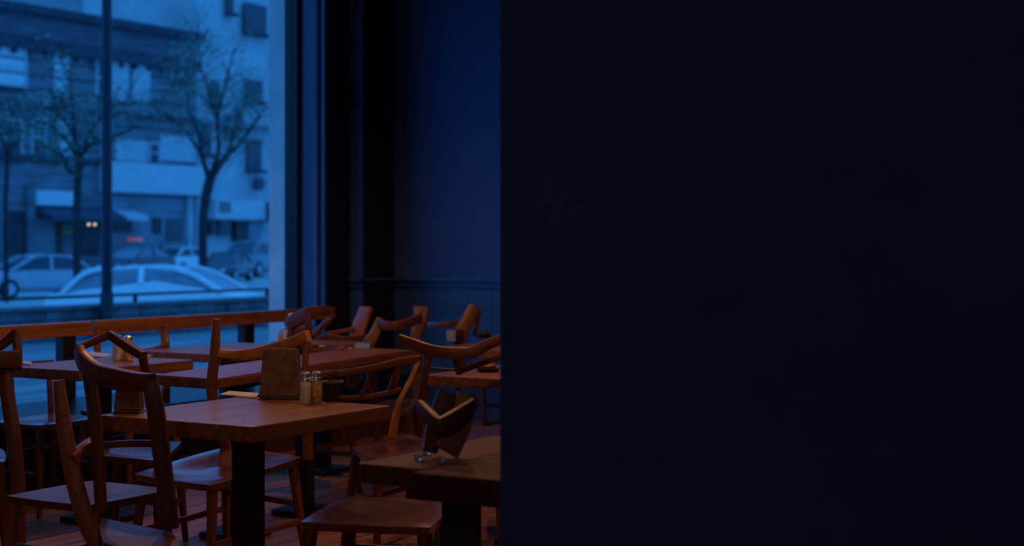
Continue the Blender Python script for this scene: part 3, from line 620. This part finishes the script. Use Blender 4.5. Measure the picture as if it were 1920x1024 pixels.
# ------------------------------------------------------------------ cars
def car(label, pos, heading, paint, Lc=4.4, Hc=1.45, Wc=1.78, bulge=0.0, glass=None, belt=0.0):
    base = Vector(pos); t = thing('parked_car', label, 'car', base, 'cars in the street')
    Rm = Matrix.Rotation(heading, 4, 'Z')
    def P(x, y, z): return base + (Rm @ Vector((x, y, z)))
    hl, hw = Lc / 2, Wc / 2
    # body up to the belt
    st = [(-1.0, .42, .62, .72), (-.96, .30, .86, .88), (-.80, .22, .92, .97), (-.5, .2, .93, 1.0), (0, .2, .92, 1.0), (.4, .2, .90, 1.0), (.6, .2, .86, .99), (.85, .22, .76, .94), (.96, .28, .66, .84), (1.0, .40, .54, .66)]
    st = [(x, zb, zt + belt * max(0, 1 - abs(x) / .75), wf) for x, zb, zt, wf in st]
    bm = bmesh.new(); rings = []
    k = Hc / 1.45
    for x, zb, zt, wf in st:
        h = hw * wf
        pr = [(-h * .8, zb), (-h, zb + .14), (-h, (zb + zt) / 2 + .05), (-h * .93, zt), (-h * .4, zt + .03), (h * .4, zt + .03), (h * .93, zt), (h, (zb + zt) / 2 + .05), (h, zb + .14), (h * .8, zb)]
        rings.append([bm.verts.new(P(x * hl, y, z * k)) for y, z in pr])
    for r1, r2 in zip(rings, rings[1:]):
        for i in range(10): bm.faces.new((r1[i], r1[(i + 1) % 10], r2[(i + 1) % 10], r2[i]))
    bm.faces.new(rings[0]); bm.faces.new(rings[-1][::-1])
    link('body', bm, paint, t, smooth=True, base=base)
    # glass house
    gs = [(-.80, .90, .905, .80), (-.62, .90, 1.20, .76), (-.40, .90, 1.37, .72), (-.1, .90, 1.41, .71), (.12, .90, 1.37, .71), (.32, .90, 1.16, .76), (.56, .88, .885, .82)]
    gs = [(x, zb + belt * max(0, 1 - abs(x) / .75), zt + (belt * max(0, 1 - abs(x) / .75) if zt < 1 else belt * .4 if zt < 1.3 else 0), wf) for x, zb, zt, wf in gs]
    bm = bmesh.new(); rings = []
    for x, zb, zt, wf in gs:
        hb = hw * .91; ht = hw * wf if zt > 1.0 else hw * .9
        pr = [(-hb, zb), (-(hb + ht) / 2 - .02, (zb + zt) / 2), (-ht, zt - .01), (0, zt), (ht, zt - .01), ((hb + ht) / 2 + .02, (zb + zt) / 2), (hb, zb)]
        rings.append([bm.verts.new(P(x * hl, y, z * k)) for y, z in pr])
    for r1, r2 in zip(rings, rings[1:]):
        for i in range(7): bm.faces.new((r1[i], r1[(i + 1) % 7], r2[(i + 1) % 7], r2[i]))
    bm.faces.new(rings[0]); bm.faces.new(rings[-1][::-1])
    link('windows', bm, glass or mat('car_glass', (.03, .05, .09), .12), t, smooth=True, base=base)
    # roof shell and pillars
    bm = bmesh.new(); rings = []
    for x, zb, zt, wf in gs[1:6]:
        ht = hw * wf + .015
        rings.append([bm.verts.new(P(x * hl, y, z * k)) for y, z in ((-ht, zt - .05), (-ht, zt + .005), (-ht * .5, zt + .035), (ht * .5, zt + .035), (ht, zt + .005), (ht, zt - .05))])
    sel = rings[1:4]
    for r1, r2 in zip(sel, sel[1:]):
        for i in range(6): bm.faces.new((r1[i], r1[(i + 1) % 6], r2[(i + 1) % 6], r2[i]))
    bm.faces.new(sel[0]); bm.faces.new(sel[-1][::-1])
    link('roof', bm, paint, t, smooth=True, base=base)
    for sgn in (-1, 1):
        for xs in ([(.56, .89, .91), (.32, 1.16, .80), (.12, 1.38, .73)], [(-.80, .91, .91), (-.62, 1.19, .80), (-.40, 1.38, .74)], [(-.12, .9, .93), (-.13, 1.16, .83), (-.14, 1.39, .73)]):
            link('pillar', S([P(x * hl, sgn * hw * f, (z + (belt * max(0, 1 - abs(x) / .75) if z < 1 else belt * .4 if z < 1.3 else 0)) * k) for x, z, f in xs], (.11, .10), n=4), paint, t, smooth=True, base=base)
    for x in (-.62, .60):
        for sgn in (-1, 1):
            wr = .32 * k
            bm = bmesh.new()
            bmesh.ops.create_cone(bm, cap_ends=True, segments=20, radius1=wr, radius2=wr, depth=.22, matrix=Matrix.Translation(P(x * hl, sgn * (hw - .09), wr)) @ Rm @ Matrix.Rotation(R(90), 4, 'X'))
            ty = link('wheel', bm, mat('tyre_rubber', (.012, .012, .016), .8), t, base=base)
            bm = bmesh.new()
            bmesh.ops.create_cone(bm, cap_ends=True, segments=16, radius1=wr * .64, radius2=wr * .55, depth=.03, matrix=Matrix.Translation(P(x * hl, sgn * (hw + .025), wr)) @ Rm @ Matrix.Rotation(R(90), 4, 'X'))
            link('hub_cap', bm, mat('alloy', (.5, .53, .58), .35, metal=.3), ty, base=base)
    for sgn in (-1, 1):
        for x, mm, z in ((1.0, mat('headlamp_glass', (.7, .75, .8), .2), .56), (-.985, mat('tail_lamp', (.35, .03, .03), .3), .70)):
            bm = bmesh.new(); bmesh.ops.create_uvsphere(bm, u_segments=10, v_segments=6, radius=.12, matrix=Matrix.Translation(P(x * hl * .985, sgn * hw * .56, z * k)) @ Rm @ Matrix.Diagonal((.4, 1.2, .7, 1)))
            link('car_lamp', bm, mm, t, smooth=True, base=base)
    return t
SILVER = mat('silver_paint', (.42, .45, .52), .3, var=.03, coat=.4)
WHITEP = mat('white_car_paint', (.80, .82, .85), .3, var=.02, coat=.4)
DARKP = mat('dark_car_paint', (.05, .055, .09), .3, var=.05, coat=.4)
MIDP = mat('mid_grey_car_paint', (.25, .28, .34), .35, var=.05, coat=.3)
def street(x, Y, z=-.5): return Vector(((x - CX) / FPX * Y, Y, z))
UA = math.atan2(U.y, U.x)
car('silver hatchback parked left of the tree trunk', street(66, 52), R(218), SILVER, Lc=4.0, Hc=1.46)
car('white low sports car right behind the lamp post', street(318, 29.5), R(-6), WHITEP, Lc=4.4, Hc=1.42, belt=.22, glass=mat('pale_car_glass', (.22, .27, .34), .15))
car('dark car behind the white car, left of the big tree', street(255, 76), UA + R(190), DARKP, Lc=4.6, Hc=1.75, Wc=1.9, glass=mat('mid_car_glass', (.18, .22, .28), .15))
car('dark van at the right end of the street view', street(478, 84), UA + R(15), MIDP, Lc=4.9, Hc=1.9, Wc=1.9)
car('small dark car left of the van near the tree', street(425, 74), UA + R(200), DARKP, Lc=3.4, Hc=1.4, Wc=1.6)
car('pale estate car parked behind the dark car', street(345, 92), UA + R(8), WHITEP, Lc=4.4, Hc=1.6)

# ------------------------------------------------------------------ buildings across the street
BF = -67.0
def fpt(x, y, b=BF):
    a, Y = ray_ab(x, b); return a, HC - (y - HY) / FPX * Y
def frect(x0, y0, x1, y1, b=BF):                      # facade rectangle (a0, a1, z0, z1) read at its middle
    a0, _ = ray_ab(x0, b); a1, _ = ray_ab(x1, b); _, zt = fpt((x0 + x1) / 2, y0, b); _, zb = fpt((x0 + x1) / 2, y1, b)
    return a0, a1, zb, zt
BROWN = mat('grey_brown_stone', (.20, .20, .245), .85, var=.22, scale=1.3, kind='course', bump=.2)
DKST = mat('dark_cornice_stone', (.06, .062, .09), .85, var=.2, scale=2)
WHITEB = mat('white_render', (.50, .54, .58), .8, var=.08, scale=.5)
PALEB = mat('pale_panel', (.46, .52, .57), .7, var=.08, scale=1)
GLS = mat('dark_window_glass', (.05, .06, .09), .1, var=.2, scale=1)
GLL = mat('bright_curtained_glass', (.62, .68, .74), .3, var=.06, scale=2)
WFR = mat('white_window_frame', (.5, .54, .6), .5, var=.03)
SHOPD = mat('dark_shop_interior', (.03, .032, .05), .4, var=.3, scale=1)
def fbox(name, r, proud, m, parent, back=.3, bev=0.0):
    a0, a1, z0, z1 = r
    return link(name, A(a0, a1, BF - back, BF + proud, z0, z1, bev=bev), m, parent, base=parent.location)
def fwindow(parent, x0, y0, x1, y1, glass=None, frame=True, sill=True, mull=1):
    r = frect(x0, y0, x1, y1); a0, a1, z0, z1 = r
    wd = link('window', A(a0, a1, BF - .1, BF + .03, z0, z1), glass or GLS, parent, base=parent.location)
    if frame:
        f = .12
        for q in ((a0 - f, a0, z0, z1), (a1, a1 + f, z0, z1), (a0 - f, a1 + f, z1, z1 + f), (a0, a1, (z0 + z1) / 2 - .04, (z0 + z1) / 2 + .04)):
            link('window_frame', A(q[0], q[1], BF - .05, BF + .1, q[2], q[3]), WFR, wd, base=parent.location)
    if sill: link('sill', A(a0 - .2, a1 + .2, BF - .05, BF + .3, z0 - .22, z0), DKST, wd, base=parent.location)
    return wd
# left stone building
aL0, _ = ray_ab(-330, BF); aL1, _ = ray_ab(368, BF)
zr = fpt(150, 38)[1]
lb = thing('stone_building', 'grey stone building with dark cornice across the street, behind the lamp post', 'building', W((aL0 + aL1) / 2, BF - 4, -.5))
fbox('wall', (aL0, aL1, -.5, zr), 0, BROWN, lb, back=9)
fbox('cornice', (aL0, aL1 + .3, zr - .12, zr + .35), .55, DKST, lb, back=9)
zf = fpt(150, 92)[1]
fbox('frieze', (aL0, aL1 + .1, zf - .45, zf + .25), .35, DKST, lb)
fbox('parapet', (aL0, aL1, zf + .25, zr - .12), .06, mat('parapet_stone', (.13, .13, .17), .85, var=.2, scale=1.2, kind='course'), lb)
a = aL0
while a < aL1 - .3:                                   # brackets under the cornice
    fbox('bracket', (a, a + .22, zf - .75, zf - .45), .3, DKST, lb); a += 1.15
for y_ in (205, 300):
    z_ = fpt(120, y_)[1]; fbox('string_course', (aL0, aL1, z_ - .14, z_ + .14), .2, DKST, lb)
for k in range(9):
    z_ = zf - 1.0 - k * .8
    if z_ > 5: fbox('stone_course', (aL0, aL1, z_ - .05, z_ + .05), .05, DKST, lb)
fwindow(lb, -10, 88, 46, 163, GLL); fwindow(lb, 103, 108, 124, 180, GLL); fwindow(lb, 182, 112, 198, 180)
fbox('bay_panel', frect(205, 112, 240, 190), .1, PALEB, lb); fbox('bay_panel', frect(247, 114, 280, 190), .1, PALEB, lb)
fwindow(lb, -8, 225, 38, 292); fwindow(lb, 60, 225, 84, 290); fwindow(lb, 110, 230, 132, 292, GLL); fwindow(lb, 190, 235, 206, 296, GLL); fwindow(lb, 280, 270, 296, 304, sill=False)
fwindow(lb, 322, 130, 338, 152); fwindow(lb, 300, 190, 345, 196, sill=False, frame=False)
fbox('bay_panel', frect(215, 262, 275, 303), .08, PALEB, lb); fbox('bay_panel', frect(300, 255, 365, 303), .08, mat('cream_panel', (.5, .54, .6), .8), lb)
# shop fronts of the stone building
fbox('shop_sign', frect(186, 308, 379, 364), .7, mat('white_sign_board', (.52, .60, .63), .5, var=.03, scale=2), lb, bev=.04)
fbox('shop_sign', frect(58, 358, 138, 386), .5, mat('pale_sign_board', (.62, .68, .75), .5, var=.05), lb, bev=.03)
fbox('shop_front', frect(186, 368, 372, 470), .05, mat('shop_front_blue', (.24, .27, .33), .7, var=.15, scale=.8), lb)
for x0, x1 in ((188, 194), (346, 356), (362, 370)):
    fbox('column', frect(x0, 368, x1, 478), .3, PALEB, lb, bev=.03)
fbox('shop_window', frect(205, 412, 245, 436), .12, SHOPD, lb); fbox('shop_window', frect(310, 410, 340, 452), .12, GLS, lb); fbox('doorway', frect(284, 408, 300, 438), .14, SHOPD, lb)
fbox('shop_window', frect(270, 372, 340, 395), .1, mat('transom_glass', (.2, .26, .34), .3), lb)
fbox('doorway', frect(8, 395, 46, 478), .1, SHOPD, lb); fbox('pier', frect(46, 350, 60, 478), .3, BROWN, lb)
fbox('shop_door', frect(62, 408, 100, 474), .12, mat('grey_shutter', (.22, .25, .32), .6, kind='course'), lb)
fbox('doorway', frect(100, 412, 114, 474), .1, mat('brown_door', (.10, .04, .02), .6), lb)
fbox('notice_board', frect(114, 420, 138, 440), .15, mat('yellow_notice', (.30, .28, .12), .7), lb)
fbox('doorway', frect(150, 425, 182, 478), .1, SHOPD, lb)
fbox('sign_lamp', frect(238, 446, 244, 452), 1.0, mat('rosy_sign_lamp', (.8, .3, .3), .5, emit=(1, .35, .3), estr=.18), lb)
# sloping awnings
def awning(parent, x0, x1, yt, yb, out, m):
    a0, a1, zb, zt = frect(x0, yt, x1, yb); bm = bmesh.new()
    hexa(bm, [W(a0, BF, zt), W(a1, BF, zt), W(a1, BF, zt - .12), W(a0, BF, zt - .12)], [W(a0, BF + out, zb + .2), W(a1, BF + out, zb + .2), W(a1, BF + out, zb - .05), W(a0, BF + out, zb - .05)])
    link('awning', bm, m, parent, base=parent.location)
awning(lb, 60, 202, 386, 414, 1.6, mat('dark_awning_cloth', (.06, .07, .11), .8)); awning(lb, 196, 250, 394, 412, 1.2, mat('pale_awning_cloth', (.6, .65, .72), .8))
# right white building
aR0, _ = ray_ab(370, BF); aR1, _ = ray_ab(860, BF)
rb = thing('white_building', 'tall pale rendered building right of the stone building across the street', 'building', W((aR0 + aR1) / 2, BF - 5, -.5))
fbox('wall', (aR0 + .1, aR1, -.5, 24), -.3, WHITEB, rb, back=10)
def rwin(*q, **k): fwindow(rb, *q, frame=False, **k)
rwin(560, 40, 590, 90); rwin(640, 60, 668, 105); rwin(560, 180, 585, 225); rwin(640, 190, 662, 232); rwin(458, 8, 500, 62); rwin(426, -20, 438, 24); rwin(398, 150, 412, 195); rwin(462, 150, 492, 190); rwin(466, 262, 490, 318); rwin(425, 215, 440, 255); rwin(382, 225, 395, 290); rwin(440, 205, 455, 240)
fbox('string_course', frect(370, 236, 640, 244), .25, mat('shadow_course', (.22, .24, .3), .8), rb)
fbox('shop_sign', frect(393, 376, 500, 412), .5, mat('pale_fascia', (.62, .68, .74), .6), rb)
fbox('doorway', frect(393, 415, 405, 440), .12, SHOPD, rb); fbox('shop_window', frect(410, 412, 432, 440), .08, GLS, rb); fbox('doorway', frect(440, 415, 456, 452), .12, SHOPD, rb); fbox('shop_window', frect(465, 416, 488, 450), .08, mat('transom_glass', (.2, .26, .34), .3), rb)
fbox('blade_sign', frect(488, 380, 505, 415), .9, mat('dark_red_sign', (.12, .04, .08), .5), rb); fbox('blade_sign', frect(400, 378, 420, 398), .6, mat('green_sign', (.18, .26, .22), .5), rb)
zz = fpt(483, 345)[1]; az = fpt(483, 345)[0]
bm = bmesh.new(); bmesh.ops.create_cone(bm, cap_ends=True, segments=20, radius1=.42, radius2=.42, depth=.3, matrix=Matrix.Translation(W(az, BF + .15, zz)) @ Matrix.Rotation(UA, 4, 'Z') @ Matrix.Rotation(R(90), 4, 'X'))
link('round_sign', bm, mat('dark_round_sign', (.08, .09, .14), .6), rb, base=rb.location)
# taller pale block behind the stone building
BK = -84.0
aB0, _ = ray_ab(-60, BK); aB1, _ = ray_ab(420, BK)
kb = thing('rear_block', 'pale block with small dark windows rising behind the stone building', 'building', W((aB0 + aB1) / 2, BK - 4, -.5))
link('wall', A(aB0, aB1, BK - 8, BK, -.5, 26), WHITEB, kb, base=kb.location)
for q in ((272, 36, 296, 58), (320, 44, 336, 62), (318, -12, 338, 5), (284, -15, 296, -4)):
    a0, _ = ray_ab(q[0], BK); a1, _ = ray_ab(q[2], BK); zt = fpt((q[0] + q[2]) / 2, q[1], BK)[1]; zb = fpt((q[0] + q[2]) / 2, q[3], BK)[1]
    wd = link('window', A(a0, a1, BK - .1, BK + .06, zb, zt), GLS, kb, base=kb.location)
    link('sill', A(a0 - .2, a1 + .2, BK, BK + .2, zb - .2, zb), DKST, wd, base=kb.location)
    link('lintel', A(a0 - .2, a1 + .2, BK, BK + .15, zt, zt + .15), DKST, wd, base=kb.location)
zq = fpt(300, 12, BK)[1]
link('string_course', A(aB0, aB1, BK, BK + .25, zq - .2, zq + .2), DKST, kb, base=kb.location)

# ------------------------------------------------------------------ street trees
BARK = mat('dark_bark', (.035, .033, .045), .9, var=.3, scale=6, bump=.4)
LEAF = mat('sparse_spring_leaf', (.24, .36, .30), .7, var=.3, scale=2)
def tree(label, Y, trunk, limbs, nleaf, spread):
    base = at(*trunk[0][:2], Y); base.z = -.5
    t = thing('street_tree', label, 'tree', base, 'street trees')
    bm = bmesh.new(); T = [Vector((at(x, y, Y).x, Y, at(x, y, Y).z)) for x, y, _ in trunk]; T[0].z = -.5
    sweep(bm, T, [(px(w_, Y), px(w_, Y)) for _, _, w_ in trunk], up=(0, 1, 0), n=5, rnd=.5)
    link('trunk', bm, BARK, t, smooth=True, base=base)
    tips = []
    for lm in limbs:
        dY = 0; pts = []
        dd = random.uniform(-1.2, 1.2)
        for i, (x, y, w_) in enumerate(lm):
            f = i / max(1, len(lm) - 1); pts.append(at(x, y, Y + dd * f * 1.6))
        sz = [(px(w_, Y), px(w_, Y)) for *_, w_ in lm]
        link('limb', S(pts, sz, up=(0, 1, .2), n=4, rnd=.5), BARK, t, smooth=True, base=base)
        pth = catmull(pts, 5); bt = bmesh.new()
        for k in range(10):
            p0 = random.choice(pth[4:]); d = Vector((random.uniform(-1, 1), random.uniform(-1, 1), random.uniform(-.2, 1.0))).normalized()
            ln = random.uniform(.5, 1.3) * spread; m_ = p0 + d * ln * .5 + Vector((0, 0, random.uniform(-.1, .15))); e = p0 + d * ln + Vector((random.uniform(-.2, .2), 0, random.uniform(0, .3)))
            sweep(bt, [p0, m_, e], [(.045, .045), (.03, .03), (.012, .012)], up=(0, 1, .3), n=2, rnd=.5); tips += [m_, e, m_.lerp(e, .5), p0.lerp(m_, .5)]
        tw = link('twigs', bt, BARK, t, base=base); tw['kind'] = 'stuff'
    bl = bmesh.new()
    for k in range(nleaf):
        c = random.choice(tips) + Vector((random.gauss(0, .28), random.gauss(0, .28), random.gauss(0, .24))) * spread
        s = random.uniform(.05, .09); rm = Matrix.Rotation(random.uniform(0, 6.28), 3, 'Z') @ Matrix.Rotation(random.uniform(-1, 1), 3, 'X')
        v = [bl.verts.new(c + rm @ Vector(q)) for q in ((-s, 0, 0), (0, -s * .5, .01), (s, 0, 0), (0, s * .5, .01))]
        bl.faces.new(v)
    me = bpy.data.meshes.new('foliage'); bmesh.ops.translate(bl, verts=bl.verts, vec=-base); bl.to_mesh(me); bl.free(); me.materials.append(LEAF)
    fo = bpy.data.objects.new('foliage', me); C.objects.link(fo); fo.parent = t; fo['kind'] = 'stuff'
tree('dark bare-trunked street tree just left of the lamp post', 46, [(146, 560, 17), (143, 440, 15), (146, 340, 15), (150, 300, 17)],
     [[(150, 305, 12), (130, 270, 8), (100, 240, 6), (60, 222, 4)], [(150, 300, 12), (165, 275, 9), (200, 262, 6), (262, 235, 4)], [(148, 300, 12), (140, 250, 9), (136, 195, 6), (128, 130, 3)],
      [(146, 330, 8), (125, 315, 6), (115, 290, 4), (80, 270, 3)], [(150, 290, 8), (175, 240, 6), (205, 205, 4), (235, 190, 3)], [(140, 255, 6), (110, 210, 4), (95, 165, 3)]], 2600, .9)
tree('larger spreading street tree in front of the white building', 58, [(382, 500, 18), (380, 430, 17), (386, 370, 19), (394, 335, 20)],
     [[(394, 338, 14), (420, 300, 9), (455, 262, 7), (495, 205, 4)], [(392, 335, 12), (378, 290, 8), (372, 250, 6), (350, 200, 3)], [(396, 332, 13), (410, 280, 9), (408, 220, 6), (425, 150, 4), (440, 90, 2)],
      [(398, 325, 10), (430, 280, 7), (440, 235, 5), (470, 180, 3)], [(378, 290, 7), (345, 245, 5), (310, 215, 4), (270, 190, 2)], [(408, 225, 7), (390, 170, 5), (375, 110, 3), (370, 50, 2)], [(410, 260, 6), (400, 205, 4), (340, 150, 3), (310, 110, 2)]], 5200, 1.15)
tree('thin street tree at the far left edge of the window', 48, [(12, 560, 10), (10, 400, 9), (14, 300, 9)],
     [[(14, 305, 7), (30, 265, 5), (55, 235, 3)], [(14, 300, 7), (4, 260, 5), (-25, 220, 3)], [(14, 300, 6), (18, 250, 4), (22, 205, 2)]], 900, .7)
